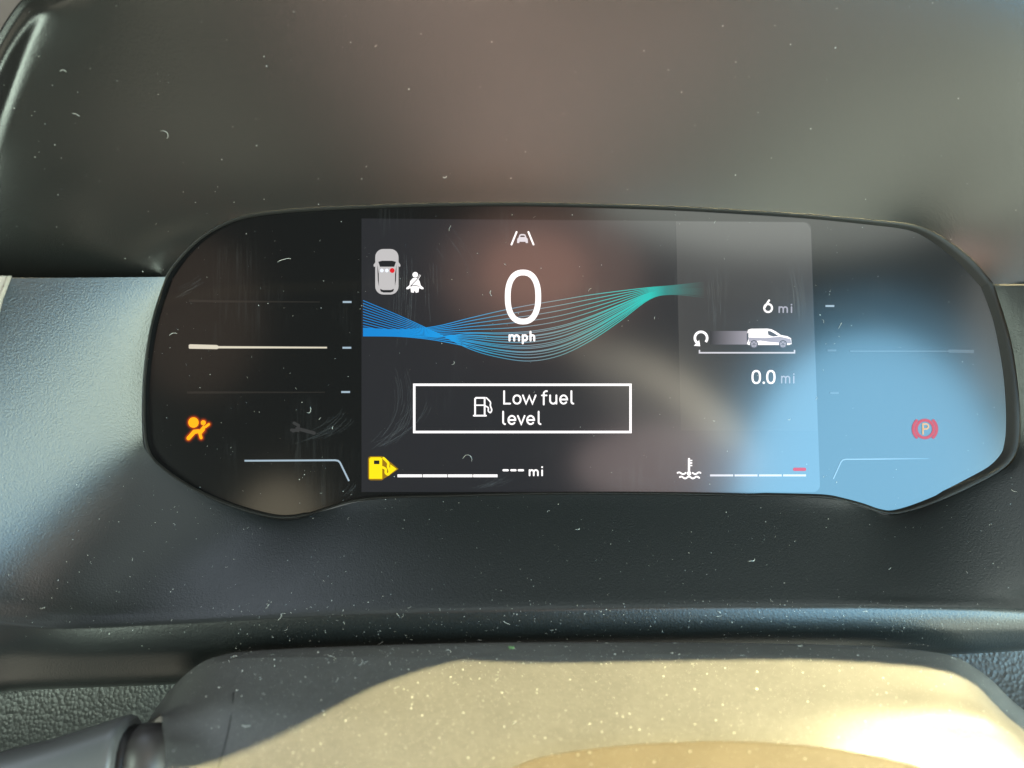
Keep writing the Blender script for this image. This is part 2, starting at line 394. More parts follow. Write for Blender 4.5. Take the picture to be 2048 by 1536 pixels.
# bezel wall round the glass
o0 = [W(p[0], p[1], .0026) for p in outline]; i0 = [W(p[0], p[1], -.0002) for p in inner]
mid = [a.lerp(b, .5) for a, b in zip(o0, i0)]
back = [W(p[0] + (p[0] - 1160) * .012, p[1] + (p[1] - 715) * .012, -.001) for p in outline]
vs = i0 + mid + o0 + back; nn = len(inner)
build('bezel', vs, grid_faces(4, nn, 0, True, True), M['bezel'], cl)

def round_rect(x0, y0, x1, y1, r, corners=(1, 1, 1, 1), n=6):
    pts = []
    for (cx, cy, a0), on in zip(((x0 + r, y0 + r, 90), (x0 + r, y1 - r, 180), (x1 - r, y1 - r, 270), (x1 - r, y0 + r, 0)), corners):
        if on: pts += arc(cx, cy, r, r, a0, a0 + 90, n)
        else: pts.append({90: (x0, y0), 180: (x0, y1), 270: (x1, y1), 0: (x1, y0)}[a0])
    return pts
def shear(pts):        # the screen as it stands: right edge leans out a little towards the bottom
    out = []
    for x, y in pts:
        t = (x - 723) / 905; out.append((x + t * (y - 440) * .034, y + 7 * t * (1 - (y - 440) / 545)))
    return out
d = Draw(.00020); d.poly(shear(round_rect(723, 437, 1622, 984, 14, (0, 0, 1, 1)))); screen = d.build('display_screen', M['screen'], cl)
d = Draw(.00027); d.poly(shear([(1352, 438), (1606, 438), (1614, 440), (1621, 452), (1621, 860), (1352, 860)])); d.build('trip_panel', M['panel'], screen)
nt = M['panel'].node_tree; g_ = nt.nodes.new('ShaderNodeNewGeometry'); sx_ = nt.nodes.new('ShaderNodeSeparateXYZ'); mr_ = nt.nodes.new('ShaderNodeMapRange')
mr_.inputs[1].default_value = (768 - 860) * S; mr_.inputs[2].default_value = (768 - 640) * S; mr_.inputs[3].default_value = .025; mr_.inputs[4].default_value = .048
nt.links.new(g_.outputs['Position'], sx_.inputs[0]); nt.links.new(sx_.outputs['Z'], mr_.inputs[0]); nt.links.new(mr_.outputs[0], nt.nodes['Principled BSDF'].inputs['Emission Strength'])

# wave lines
WX = [726, 800, 870, 940, 1000, 1060, 1120, 1180, 1240, 1300, 1345, 1408]
LOW = [698, 715, 722, 711, 682, 642, 598, 589, 595]      # lower and upper envelope from x = 940 on
UPP = [636, 622, 610, 600, 590, 582, 575, 571, 564]
for i in range(21):
    if i < 10:      # from the upper left, down through the crossing
        u = i * .056; ys = [601 + 5.6 * i, 632 + 4.0 * i, 664 + 1.1 * i]
    else:           # from the lower left, fanning out after the crossing
        u = 1 - (i - 10) * .094; ys = [656 + 17 * (1 - u), 659 + 15 * (1 - u), 653 + 29 * (1 - u)]
    for k, (a, b) in enumerate(zip(LOW, UPP)):
        ys.append(a + (b - a) * (u if k < 5 else u ** (1 - .06 * (k - 4))))
    sp = spline([Vector((x, y, 0)) for x, y in zip(WX, ys)], 5); dd = Draw(.00031 + i * .00001)
    dd.line([(p.x, p.y) for p in sp], 1.55, cap=False); dd.build('wave_line', M['wave'], screen)

# speed
d = Draw(.0006); d.line(sq_ellipse(1046, 594, 30.5, 49, 2.35, 60), 11.5, True); d.build('speed_digit', M['white'], screen)
d = Draw(.0006)
glyph(d, 'm', 1017, 1040, 683, 668.5, 662, 4.0); glyph(d, 'p', 1043.5, 1056, 683, 668.5, 662, 4.0); glyph(d, 'h', 1059, 1070.5, 683, 668.5, 661.5, 4.0)
d.build('speed_unit', M['white'], screen)
# lane symbol
d = Draw()
for sx in (-1, 1):
    a, b = Vector((1045 + sx * 11.8, 464)), Vector((1045 + sx * 22, 489))
    for t0, t1 in ((0, .30), (.38, .66), (.74, 1)):
        p, q = a.lerp(b, t0), a.lerp(b, t1); d.line([p, q], 3.6)
d.mat(1).poly([(1037, 475), (1039, 469.5), (1042, 468), (1048, 468), (1051, 469.5), (1053, 475), (1055.5, 478), (1056, 486), (1051.5, 486), (1051, 483.5), (1039, 483.5), (1038.5, 486), (1034, 486), (1034.5, 478)])
d.mat(2).poly([(1040, 474), (1041.5, 471), (1048.5, 471), (1050, 474)])
d.build('lane_symbol', [M['white'], M['white_soft'], M['car_dark']], screen)
# occupancy car seen from above
d = Draw()
d.poly(round_rect(750.5, 498, 797, 589, 16)).poly([(751, 524), (747, 530), (748, 534), (752, 532)]).poly([(797, 524), (801, 530), (800, 534), (796, 532)])
d.mat(1)
d.poly([(756.5, 523.5), (764, 521.5), (784, 521.5), (792, 523.5), (788.5, 533.5), (760, 533.5)])
d.poly([(754.6, 529), (757.5, 548), (757.8, 573), (755.6, 560)]).poly([(793, 529), (790.2, 548), (789.8, 573), (792, 560)])
d.poly([(760, 577.5), (766, 580), (782, 580), (788, 577.5), (786.5, 583), (781, 585), (767, 585), (761.5, 583)])
d.build('car_outline', [M['car_grey'], M['car_dark']], screen)
for x, rr, mm in ((763.7, 3.7, 'seat_white'), (773.6, 3.7, 'seat_white'), (784.4, 4.9, 'seat_red')):
    d = Draw(.0007); d.poly(circle(x, 541, rr)); d.build('seat_dot', M[mm], screen)
# seat belt symbol
d = Draw()
d.poly(circle(830.5, 549.5, 5.6))
d.poly([(826, 556), (835, 556), (839, 562), (841.5, 571), (846.5, 575), (847.5, 578), (843.5, 578.5), (838, 576), (837, 584.5), (831.5, 585.5), (829.5, 580), (827.5, 585.5), (822, 584.5), (821, 576), (816, 578.5), (812.3, 578), (813, 575.2), (819, 570.5), (820.5, 562)])
d.line([(836, 557), (840, 550.5)], 3.2)
d.mat(1).line([(821.5, 572), (834, 559), (841, 549)], 1.5).line([(821, 572.5), (829, 570.8), (838.5, 572.5)], 1.4)
d.build('seat_belt_symbol', [M['white'], M['car_dark']], screen)
# message box
d = Draw(); d.line([(828.5, 769.5), (1261, 769.5), (1261, 864), (828.5, 864)], 4.8, True); d.build('message_frame', M['white'], screen)
d = Draw(); w_ = 3.5
for ch, a, b in (('L', 1006.5, 1022), ('o', 1025, 1043), ('w', 1044, 1073), ('f', 1082, 1095.5), ('u', 1098.5, 1114.5), ('e', 1118.5, 1136), ('l', 1141, 1149)): glyph(d, ch, a, b, 809, 789, 780.5, w_)
for ch, a, b in (('l', 1004.5, 1012.5), ('e', 1015, 1032.5), ('v', 1034, 1051), ('e', 1052.5, 1070), ('l', 1075.5, 1083.5)): glyph(d, ch, a, b, 850, 830, 821.5, w_)
d.build('message_text', M['white'], screen)
def pump(d, x, y, w_, h, st, filled):
    if filled:
        d.poly(round_rect(x, y, x + w_, y + h, w_ * .18, (1, 0, 0, 1)))
        d.mat(1).rect(x + w_ * .36, y + h * .15, x + w_ * .78, y + h * .32); d.mat(0)
    else:
        d.line([(x + st / 2 + 2, y + st / 2), (x + w_ - st / 2, y + st / 2), (x + w_ - st / 2, y + h - st / 2), (x + st / 2, y + h - st / 2), (x + st / 2, y + st / 2 + 2)], st, True)
        d.line([(x + 1, y + h * .42), (x + w_ - 1, y + h * .42)], st * .8); d.line([(x - 1, y + h - st / 2), (x + w_ + 1, y + h - st / 2)], st)
    a = x + w_ + st * .2
    pts = spline([Vector(p + (0,)) for p in ((a, y + h * .47), (a + w_ * .22, y + h * .56), (a + w_ * .22, y + h * .72), (a + w_ * .40, y + h * .80), (a + w_ * .52, y + h * .66), (a + w_ * .40, y + h * .44), (a + w_ * .40, y + h * .26), (a + w_ * .05, y + h * .04))], 4)
    d.line([(p.x, p.y) for p in pts], st * .8)
d = Draw(); pump(d, 948.5, 794, 22.5, 39, 3.4, False); d.build('fuel_pump_symbol', M['white'], screen)
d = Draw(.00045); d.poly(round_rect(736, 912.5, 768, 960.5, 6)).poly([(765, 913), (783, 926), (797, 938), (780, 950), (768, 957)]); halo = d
fp = Draw(.0006); pump(fp, 738.5, 914.5, 26, 43, 6.2, True); fp.poly([(780.5, 928.5), (793.5, 938), (780, 948.5)])
fo = fp.build('fuel_warning_symbol', [M['amber'], M['car_dark']], screen)
# fuel and temperature bars, range read-out
for x0, x1 in ((795, 844), (845.5, 894.5), (896, 945), (946.5, 995)):
    d = Draw(); d.rect(x0, 948.8, x1, 954.4); d.build('fuel_bar', M['white'], screen)
d = Draw()
for x0, x1 in ((1005, 1017.5), (1020.5, 1033), (1035.5, 1048)): d.line([(x0 + 2, 940.5), (x1 - 2, 940.5)], 4.2)
glyph(d, 'm', 1057.5, 1077.5, 952.5, 938.5, 933, 3.4); glyph(d, 'i', 1081.5, 1087, 952.5, 939, 932.5, 3.3)
d.build('range_text', M['white'], screen)
d = Draw()
d.line([(1378, 918), (1378, 944)], 4.2).poly(circle(1378, 946.8, 4.4))
for y in (921, 926, 931): d.line([(1379, y), (1384.5, y)], 2.6, cap=False)
def wavy(x0, x1, y, a, n): return [(x0 + (x1 - x0) * i / 24, y - a * math.sin(2 * math.pi * n * i / 24 + .4)) for i in range(25)]
d.line(wavy(1355, 1371.5, 946.5, 1.8, 1), 3.2).line(wavy(1385.5, 1401, 946.5, 1.8, -1), 3.2).line(wavy(1359.5, 1398.5, 955, 1.9, 2.5), 3.2)
d.build('coolant_symbol', M['white'], screen)
for x0, x1 in ((1420, 1466.5), (1469, 1515), (1518, 1563.5), (1566, 1612)):
    d = Draw(); d.rect(x0, 948.8, x1, 952.8); d.build('coolant_bar', M['white_soft'], screen)
d = Draw(); d.poly(round_rect(1586, 935.4, 1612.5, 942, 3.3)); d.build('hot_mark', M['pink'], screen)
# trip read-outs
d = Draw(); glyph(d, '6', 1526.5, 1546, 626, 610, 598.8, 4.0); d.build('distance_digit', M['white'], screen)
d = Draw(); glyph(d, 'm', 1557, 1576, 626, 612.5, 608, 2.9); glyph(d, 'i', 1580.5, 1585.5, 626, 612.5, 607.8, 2.8); d.build('distance_unit', M['grey_text'], screen)
d = Draw(); glyph(d, '0', 1503, 1522, 768, 750, 740, 4.0); glyph(d, '.', 1525, 1530, 768, 750, 740, 4); glyph(d, '0', 1532.5, 1551, 768, 750, 740, 4.0); d.build('trip_digits', M['white'], screen)
d = Draw(); glyph(d, 'm', 1562, 1580.5, 767, 751.5, 747, 2.6); glyph(d, 'i', 1585, 1590, 767, 751.5, 746.8, 2.6); d.build('trip_unit', M['grey_text'], screen)
d = Draw(); d.line(arc(1402, 676, 12.3, 12.3, -40, 232, 26), 5.0, cap=False).poly([(1398.5, 680), (1400.5, 692.5), (1387.5, 691.5)]); d.build('reset_arrow', M['white'], screen)
d = Draw(.00042)
for i in range(9):
    x0, x1 = 1420 + i * 8.3, 1420 + (i + 1) * 8.3; d.poly([(x0, 662), (x1, 662), (x1, 689), (x0, 689)]); d.z -= .000002
d.build('distance_trail', M['trail'], screen)
d = Draw(.00055)
d.poly([(1494, 688), (1493.5, 670), (1496, 659.5), (1502, 657.5), (1535, 657.2), (1543, 658.5), (1551, 662.5), (1562, 670), (1575, 672.5), (1582, 676.5), (1583.5, 688), (1578, 690), (1545, 690), (1512, 690), (1497, 690)])
d.mat(1).poly([(1497, 675), (1530, 676), (1560, 673.5), (1581, 678), (1583, 687), (1540, 684), (1520, 681), (1498, 684)])
d.mat(2).poly([(1535, 662), (1541, 662.5), (1549, 667), (1557, 672), (1546, 673), (1537, 670)])
d.poly([(1493.6, 688), (1493.5, 668), (1497, 664), (1497, 678)])
for cx in (1508, 1566):
    d.mat(2).poly(circle(cx, 688.5, 8.2)); d.mat(1).poly(circle(cx, 688.5, 6.2))
    d.mat(2)
    for a in range(5):
        t = a * 1.2566 + .3; d.line([(cx, 688.5), (cx + 5.8 * math.cos(t), 688.5 + 5.8 * math.sin(t))], 1.0, cap=False)
d.build('van_picture', [M['white'], M['van_shade'], M['van_dark']], screen)
d = Draw(); d.line([(1399, 701), (1399, 705.5), (1589, 705.5), (1589, 701)], 3.0); d.build('trip_bracket', M['white_soft'], screen)
# side gauges
for x, y, mm in ((685.5, 604, 'tick'), (685, 695.5, 'tick'), (682.5, 784, 'tick'), (1651, 612, 'tick'), (1655, 701, 'tick_dim'), (1660, 786, 'tick_dim')):
    d = Draw(.0004); d.rect(x, y - 1.9, x + 17.5, y + 1.9); d.build('gauge_tick', M[mm], cl)
d = Draw(.0004); d.poly([(377.5, 690), (380, 688.5), (434, 690), (437, 692.2), (654, 693.6), (654, 696.8), (437, 696.8), (434, 698.3), (379, 697.4), (377.5, 696)]); d.build('gauge_bar', M['cream'], cl)
d = Draw(.0004); d.rect(1700, 701.2, 1896, 703.6).poly([(1896, 700), (1899, 699), (1948, 700), (1948, 706), (1899, 705.4), (1896, 704)]); d.build('gauge_bar', M['tick_dim'], cl)
for pts in ([(378, 599), (436, 600.5), (640, 603), (640, 605), (436, 605), (378, 604)], [(374, 783), (432, 782.5), (650, 783.5), (650, 785.5), (432, 787), (374, 787)]):
    d = Draw(.0004); d.poly(pts); d.build('gauge_bar', M['cream_dim'], cl)
d = Draw(.0004); d.line([(489, 921.5), (670, 920.5)] + [(676, 921.5), (680, 925)] + [(698, 962)], 3.4, cap=False); d.build('divider_line', M['tick'], cl)
d = Draw(.0004); d.line([(1666.5, 958), (1682, 924), (1686, 919.8), (1692, 918.6), (1760, 918), (1858, 917)], 2.2, cap=False); d.build('divider_line', M['divider_fade'], cl)
# airbag lamp
def airbag(d, g):
    d.poly(circle(387, 845, 10.4 + g)); d.poly(circle(406.6, 845.4, 5 + g))
    d.line([(411.5, 853.2), (417.5, 848.6)], 5 + 2 * g)
    d.poly([(407 - g, 850.5 - g), (411.5 + g, 853 - g), (409.5 + g, 860 + g), (403.2, 868 + 2 * g), (398 - g, 861)])
    d.line([(377, 876.5), (388.5, 863.5), (396.5, 862.5)], 8 + 2 * g); d.line([(398, 862), (402.2, 875.5)], 6 + 2 * g)
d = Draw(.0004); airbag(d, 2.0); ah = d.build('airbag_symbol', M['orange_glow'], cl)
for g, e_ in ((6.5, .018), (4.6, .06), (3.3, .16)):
    d = Draw(.00036 - g * .00003); airbag(d, g); d.build('light_bleed', lit('bleed', (1, .10, 0), e_), ah)  # outer glow painted as wider and dimmer emissive copies
d = Draw(.0006); airbag(d, 0); d.build('lit_core', M['orange'], ah)
fh = halo.build('painted_symbol_glow', M['amber_glow'], screen)  # dim emissive shape that paints the glow behind the fuel symbol
# wrench print
d = Draw(.0004); d.line([(594, 857), (628, 866)], 7).line([(588, 846), (597, 851), (596, 861), (583, 860)], 6).line([(586, 862), (596, 859)], 6); d.build('wrench_symbol', M['print'], cl)
# parking brake lamp
def brake(d, wd):
    d.line(circle(1850, 858, 17.3, 17.6, 40), wd, True)
    d.line(arc(1850, 858, 23.5, 23.5, 135, 225, 14), wd).line(arc(1850, 858, 23.5, 23.5, -45, 45, 14), wd)
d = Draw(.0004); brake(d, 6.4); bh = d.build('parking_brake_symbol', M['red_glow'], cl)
d = Draw(.0006); brake(d, 3.3); d.build('lit_ring', M['red'], bh)
d = Draw(.0007); d.line([(1846, 868), (1846, 848), (1852, 848)] + arc(1852, 853, 5, 5, 90, -90, 8) + [(1846, 858)], 3.2); d.build('lit_letter', M['p_letter'], bh)

# faint wipe smears on the glass
def smear(d, x0, y0, x1, y1, bend, n, spread, wd):
    for _ in range(n):
        ox, oy = random.gauss(0, spread), random.gauss(0, spread * .6); t0, t1 = sorted((random.random(), random.random()))
        if t1 - t0 < .15: continue
        pts = []
        for q in range(9):
            t = t0 + (t1 - t0) * q / 8; mx_ = 4 * t * (1 - t) * bend
            pts.append((x0 + (x1 - x0) * t + ox + mx_, y0 + (y1 - y0) * t + oy + mx_ * .3))
        d.line(pts, random.uniform(.5, 1.0) * wd, cap=False)
M['smear'] = mat('wipe_smear', (.5, .52, .55), .9, .0)
nt = M['smear'].node_tree; tr_ = nt.nodes.new('ShaderNodeBsdfTransparent'); mx = nt.nodes.new('ShaderNodeMixShader'); mx.inputs[0].default_value = .026
nt.links.new(tr_.outputs[0], mx.inputs[1]); nt.links.new(nt.nodes['Principled BSDF'].outputs[0], mx.inputs[2]); nt.links.new(mx.outputs[0], nt.nodes['Material Output'].inputs[0])
d = Draw(.00029)
smear(d, 815, 500, 808, 690, 4, 26, 12, 1.1); smear(d, 862, 520, 866, 640, 0, 14, 16, 1.0)
smear(d, 800, 735, 745, 900, 34, 34, 11, 1.0); smear(d, 745, 895, 850, 790, 22, 14, 10, 1.0)
smear(d, 1425, 540, 1432, 660, 2, 22, 10, 1.0); smear(d, 1592, 520, 1606, 640, 3, 26, 11, 1.0)
smear(d, 960, 975, 1010, 950, 5, 24, 12, .9); smear(d, 880, 460, 940, 560, 10, 10, 16, 1.0); smear(d, 1230, 950, 1330, 975, -8, 16, 12, .9)
tag(d.build('wipe_smear', M['smear'], screen), kind='stuff')
d = Draw(.00015); smear(d, 690, 830, 610, 880, 12, 26, 12, 1.0); smear(d, 345, 590, 400, 560, 3, 16, 8, 1.0); smear(d, 690, 990, 715, 960, 3, 14, 8, .9)
tag(d.build('wipe_smear', M['smear'], cl), kind='stuff')

# ------------------------------------------------------------------ hood over the cluster
H0 = [(331,552),(345,531),(366,504),(400,472),(445,445),(500,427),(600,416),(740,409),(880,405),(1040,404),(1200,407),(1350,412),(1480,419),(1620,428),(1745,439),(1818,447),(1862,461),(1905,486),(1948,521),(1988,568)]
Q = [(-60,555),(-48,462),(-18,338),(24,222),(86,84),(180,-2),(322,-82),(560,-140),(800,-180),(1040,-190),(1240,-190),(1420,-190),(1600,-185),(1780,-175),(1960,-150),(2140,-100),(2300,-30),(2430,90),(2500,260),(2520,566)]
L_ = [(-112,555),(-84,436),(-48,264),(-2,134),(56,34),(122,-24),(262,-110),(510,-225),(780,-290),(1040,-300),(1240,-300),(1430,-300),(1640,-300),(1860,-295),(2080,-280),(2290,-240),(2500,-160),(2680,10),(2760,240),(2790,566)]
zq = [.007,.013,.021,.030,.039,.045] + [.0505] * 5 + [.053, .055, .0575, .060, .0615] + [.060,.051,.038,.025]
zl = [.009,.015,.0232,.0324,.0418,.049] + [.060] * 10 + [.059,.055,.048,.038]
LW = {6: (-.078, .128, .072), 7: (.010, .143, .095), 8: (.085, .146, .108), 9: (.1256, .145, .0874), 10: (.1446, .145, .0706), 11: (.1607, .145, .0625), 12: (.1735, .145, .0620), 13: (.2264, .145, .0620), 14: (.270, .145, .0621), 15: (.315, .145, .0625), 16: (.345, .130, .058), 17: (.360, .095, .054), 18: (.365, .06, .044), 19: (.360, .029, .031)}   # unseen brow, shaped so its shadow edge falls across the column cover
r0 = rail(H0, .0030)
rq = [W(p[0], p[1], z) for p, z in zip(Q, zq)]
rl = [V3(*LW[i]) if i in LW else W(p[0], p[1], z) for i, (p, z) in enumerate(zip(L_, zl))]
def off(r, dz, px):      # push a rail outwards from the cluster and along the depth
    out = []
    for p in r:
        q = Vector((p.x - .02, 0, p.z + .0)); q = q.normalized() * px; out.append(p + Vector((q.x, -dz, q.z)))
    return out
def scoop(t, depth):     # hollow towards the middle, straight at the right end
    return [p.lerp(q, t) + V3(0, 0, -depth * min(1, max(0, (1720 - h[0]) / 400))) for p, q, h in zip(r0, rq, H0)]
rm1 = scoop(.12, .0030); rm2 = scoop(.40, .0035); rm3 = scoop(.75, .0012)
for rr in (rm1, rm2, rm3):
    for k in (0, -1): rr[k] = rr[k]
rlip0 = mixr(rq, rl, .86); rlip1 = off(rl, .0016, .0016); rlip2 = off(rl, -.0006, .0042); rback = off(rl, -.020, .006)
hood = skin('cluster_hood', [r0, rm1, rm2, rm3, rq, rlip0, rlip1, rlip2, rback], M['hood'], None, 6, 6, relax=90, upto=26)
tag(hood, 'dark matte plastic hood curving over the top of the instrument cluster', 'dashboard hood')

# ------------------------------------------------------------------ lower surround of the cluster
T0 = [(331,554),(303,640),(287,740),(284,850),(294,905),(350,958),(450,1010),(565,1039),(650,1021),(740,1000),(900,994),(1150,989),(1450,992),(1650,997),(1730,1016),(1788,1030),(1882,1002),(1992,949),(2032,910),(2041,830),(2024,690),(1989,571)]
RG = [(-150,558),(-165,720),(-175,900),(-185,1080),(-120,1216),(20,1240),(140,1249),(330,1241),(480,1233),(640,1224),(850,1217),(1150,1211),(1420,1208),(1620,1208),(1720,1208),(1800,1209),(1950,1212),(2140,1217),(2460,1190),(2520,1000),(2520,800),(2500,571)]
zr = [.040,.043,.045,.046,.040,.033] + [.030] * 11 + [.030,.034,.040,.041,.039]
t0 = rail(T0, .0028); tr = [W(p[0], p[1], z) for p, z in zip(RG, zr)]
def drop(base_y, z, outx):
    out = []
    for i, (p, q) in enumerate(zip(RG, tr)):
        side = i < 4 or i > 18
        out.append(W(p[0] + (outx if i > 18 else -outx if i < 4 else 0), p[1] if side else base_y(p[0], p[1]), z + max(0, zr[i] - .030)))
    return out
bot = lambda x: 1376 - (x / 2048) * 78
trim = skin('cluster_surround', [t0, mixr(t0, tr, .10), mixr(t0, tr, .45), mixr(t0, tr, .78), mixr(t0, tr, .92), mixr(t0, tr, .975), drop(lambda x, y: y + 4, .0303, 15), drop(lambda x, y: y + 14, .0307, 25), drop(lambda x, y: y + .36 * (bot(x) - y), .0304, 50), drop(lambda x, y: y + .62 * (bot(x) - y), .0290, 80), drop(lambda x, y: bot(x), .0245, 110), drop(lambda x, y: bot(x) + 6, .0150, 110)], M['trim'], None, 6, 5, flip=True, relax=60, upto=21)
tag(trim, 'charcoal grained plastic surround below the glass with a rounded lower edge', 'dashboard trim')

# ------------------------------------------------------------------ dash panel below, dash top behind, vent corner
rails = []
for y, z in ((1250, .012), (1340, .014), (1420, .018), (1500, .024), (1580, .032), (1700, .042)):
    rails.append([W(x, y + 30 * (1 - x / 1024 if x < 1024 else 0) , z + (.00003 * (x - 1750) if x > 1750 else 0)) for x in (-260, 0, 300, 700, 1100, 1500, 1800, 2048, 2350)])
dash = skin('lower_dash_panel', rails, M['leather'], None, 12, 8, flip=True)
tag(dash, 'grained soft dark dashboard panel below the surround, behind the control stalk', 'dashboard panel')
rails = [[W(x, y, z) for x in (-900, -400, 0, 500, 1024, 1500, 2000, 2500, 3000)] for y, z in ((-900, -.10), (-500, -.10), (-100, -.07), (200, -.05), (700, -.04))]
dt = skin('dashboard_top', rails, M['dash'], None, 3, 3, flip=True)
tag(dt, 'brownish dashboard top seen past the hood edge at the corner', 'dashboard')
vn = empty('air_vent_surround', W(-40, 600, .03), 'pale beige air vent corner beside the surround at the far edge', 'air vent')
pv = [(-90, 552), (14, 552), (9, 566), (-4, 600), (-14, 640), (-90, 640)]
f_ = [W(x, y, .0440) for x, y in pv]; b_ = [W(x + (4 if 0 < i < 5 else 0), y, .032) for i, (x, y) in enumerate(pv)]
build('vent_face', f_ + b_, [tuple(range(6))[::-1]] + [(i, (i + 1) % 6, 6 + (i + 1) % 6, 6 + i) for i in range(6)], M['vent'], vn, False)
e0 = [W(x, y, .0450) for x, y in ((15, 552), (10, 566), (-3, 600), (-13, 640))]; e1 = [W(x + 7, y, .0437) for x, y in ((15, 552), (10, 566), (-3, 600), (-13, 640))]; e2 = [W(x + 9, y, .034) for x, y in ((15, 552), (10, 566), (-3, 600), (-13, 640))]
build('vent_edge', e0 + e1 + e2, grid_faces(3, 4, 0, False, True), M['vent'], vn)

# ------------------------------------------------------------------ steering column cover
CA = [(296,1449),(304,1428),(338,1381),(375,1344),(410,1320),(445,1309),(480,1303),(571,1296),(742,1289),(913,1284),(1100,1282),(1400,1283),(1653,1287),(1811,1295),(1906,1310),(1954,1336),(1989,1363),(2027,1401),(2080,1440)]
CB = [(301,1441),(310,1427),(345,1385),(384,1352),(420,1330),(455,1319),(490,1315),(580,1313),(750,1313),(915,1312),(1100,1310),(1400,1307),(1640,1312),(1790,1321),(1885,1333),(1936,1354),(1968,1381),(2004,1424),(2060,1475)]
CC = [(322,1428),(334,1430),(370,1424),(405,1416),(440,1410),(475,1410),(515,1412),(600,1416),(755,1418),(920,1420),(1100,1420),(1400,1420),(1635,1420),(1775,1422),(1865,1424),(1930,1430),(1980,1440),(2030,1466),(2100,1515)]
CD = [(330,1500),(344,1506),(382,1518),(415,1528),(450,1534),(485,1537),(520,1538),(605,1539),(760,1539),(920,1539),(1100,1539),(1400,1539),(1630,1539),(1770,1540),(1870,1540),(1950,1543),(2010,1548),(2080,1562),(2170,1595)]
CE = [(334,1640),(348,1650),(390,1670),(420,1685),(455,1695),(488,1700),(522,1702),(607,1703),(760,1703),(920,1703),(1100,1703),(1400,1703),(1630,1703),(1770,1703),(1880,1704),(1965,1706),(2030,1710),(2110,1725),(2220,1760)]
za, zb, zc, zd, ze = .0365, .0428, .0606, .0764, .0948
ca = rail(CA, za); cb = rail(CB, zb)
def far_right(z0, z1, pts): return [W(x, y, z0 + (z1 - z0) * min(1, max(0, (x - 1600) / 300))) for x, y in pts]
cc = rail(CC, zc); cd = far_right(zd, zd - .0045, CD); ce = far_right(ze, ze - .007, CE)
under = [p + V3(0, -.010, -.004) for p in ca]
cv = empty('steering_column_cover', W(1200, 1700, .07), 'dusty black steering column cover half lit by warm sunlight', 'column cover')
cover = skin('cover_shell', [under, [p + V3(0, -.0018, -.0004) for p in ca], mixr(ca, cb, .12), mixr(ca, cb, .88), mixr(cb, cc, .10), mixr(cb, cc, .5), cc, mixr(cc, cd, .5), cd, ce], M['cover'], cv, 6, 5, flip=True)
# arch lip where the stalk enters
ar = [(293,1452),(297,1442),(305,1432),(314,1427),(322,1428),(327,1440),(330,1470),(331,1500),(333,1540),(335,1640)]
az = [.040,.041,.043,.047,.052,.058,.066,.070,.076,.09]
a0 = [W(x, y, z) for (x, y), z in zip(ar, az)]; a1 = [W(x + 5, y + 3, z + .0008) for (x, y), z in zip(ar, az)]; a2 = [W(x + 9, y + 5, z - .001) for (x, y), z in zip(ar, az)]; am = [W(x - 1, y + 2, z - .006) for (x, y), z in zip(ar, az)]
skin('arch_lip', [am, a0, a1, a2], M['cover'], cv, 5, 4)
# raised collar nearer the wheel
col0 = [(960,1575),(1020,1538),(1100,1512),(1250,1493),(1400,1486),(1520,1487),(1650,1498),(1780,1520),(1880,1550),(1960,1600)]
k0 = [W(x, y + 3, .0720 + (y - 1486) * .00012) for x, y in col0]; k1 = [W(x, y, .0733 + (y - 1486) * .00012) for x, y in col0]; k2 = [W(x + (1450 - x) * .02, y + 9, .0752 + (y - 1486) * .00012) for x, y in col0]
k3 = [W(x + (1450 - x) * .10, 1620 + (y - 1486) * .3, .092) for x, y in col0]; k4 = [W(x + (1450 - x) * .14, 1760, .100) for x, y in col0]
skin('collar', [k0, k1, k2, k3, k4], M['collar'], cv, 6, 4, flip=True)
# parting line of the two shell halves
pl = [W(x, y, z + .0006) for x, y, z in ((468, 1370, .053), (467, 1400, .058), (461, 1440, .0635), (450, 1490, .070), (436, 1536, .0762), (420, 1600, .083))]

# ------------------------------------------------------------------ control stalk
st = empty('control_stalk', W(150, 1600, .06), 'grey plastic control stalk with dark neck entering the column cover', 'control stalk')
def tube_between(secs, n=20, caps=True):
    """secs: (centre, ry, rz) cross-sections in planes across x"""
    v, f = [], []
    for c, ry, rz, tilt in secs:
        for i in range(n):
            a = 2 * math.pi * i / n; cs, sn = math.cos(a), math.sin(a)
            dy = ry * math.copysign(abs(cs) ** .8, cs); dz = rz * math.copysign(abs(sn) ** .8, sn)
            v.append(c + Vector((dy * tilt, -dz, dy)))
    for j in range(len(secs) - 1):
        for i in range(n):
            a, b = j * n + i, j * n + (i + 1) % n; f.append((a, b, b + n, a + n))
    if caps: f.append(tuple(range(n))[::-1]); f.append(tuple(range((len(secs) - 1) * n, len(secs) * n)))
    return v, f
def top_sec(px, ytop, z, ry, rz, tilt=0.0):   # a section whose upper outline is seen at (px, ytop)
    return (W(px, ytop, z) - V3(0, ry, 0), ry, rz, tilt)
v, f = tube_between([top_sec(-160, 1560, .070, .016, .012), top_sec(-60, 1528, .066, .0158, .012), top_sec(0, 1510, .063, .0155, .012), top_sec(80, 1490, .060, .015, .0115), top_sec(160, 1465, .057, .0145, .011), top_sec(235, 1440, .055, .014, .0105), top_sec(248, 1437.5, .0548, .0139, .0104), top_sec(254, 1441, .0548, .0135, .0100), top_sec(257, 1450, .0548, .0125, .009)])
build('lever', v, f, M['stalk'], st)
v, f = tube_between([top_sec(250, 1452, .0545, .0115, .008), top_sec(262, 1455, .0545, .0112, .0078), top_sec(275, 1456, .0545, .0110, .0076)])
build('groove', v, f, M['black'], st)
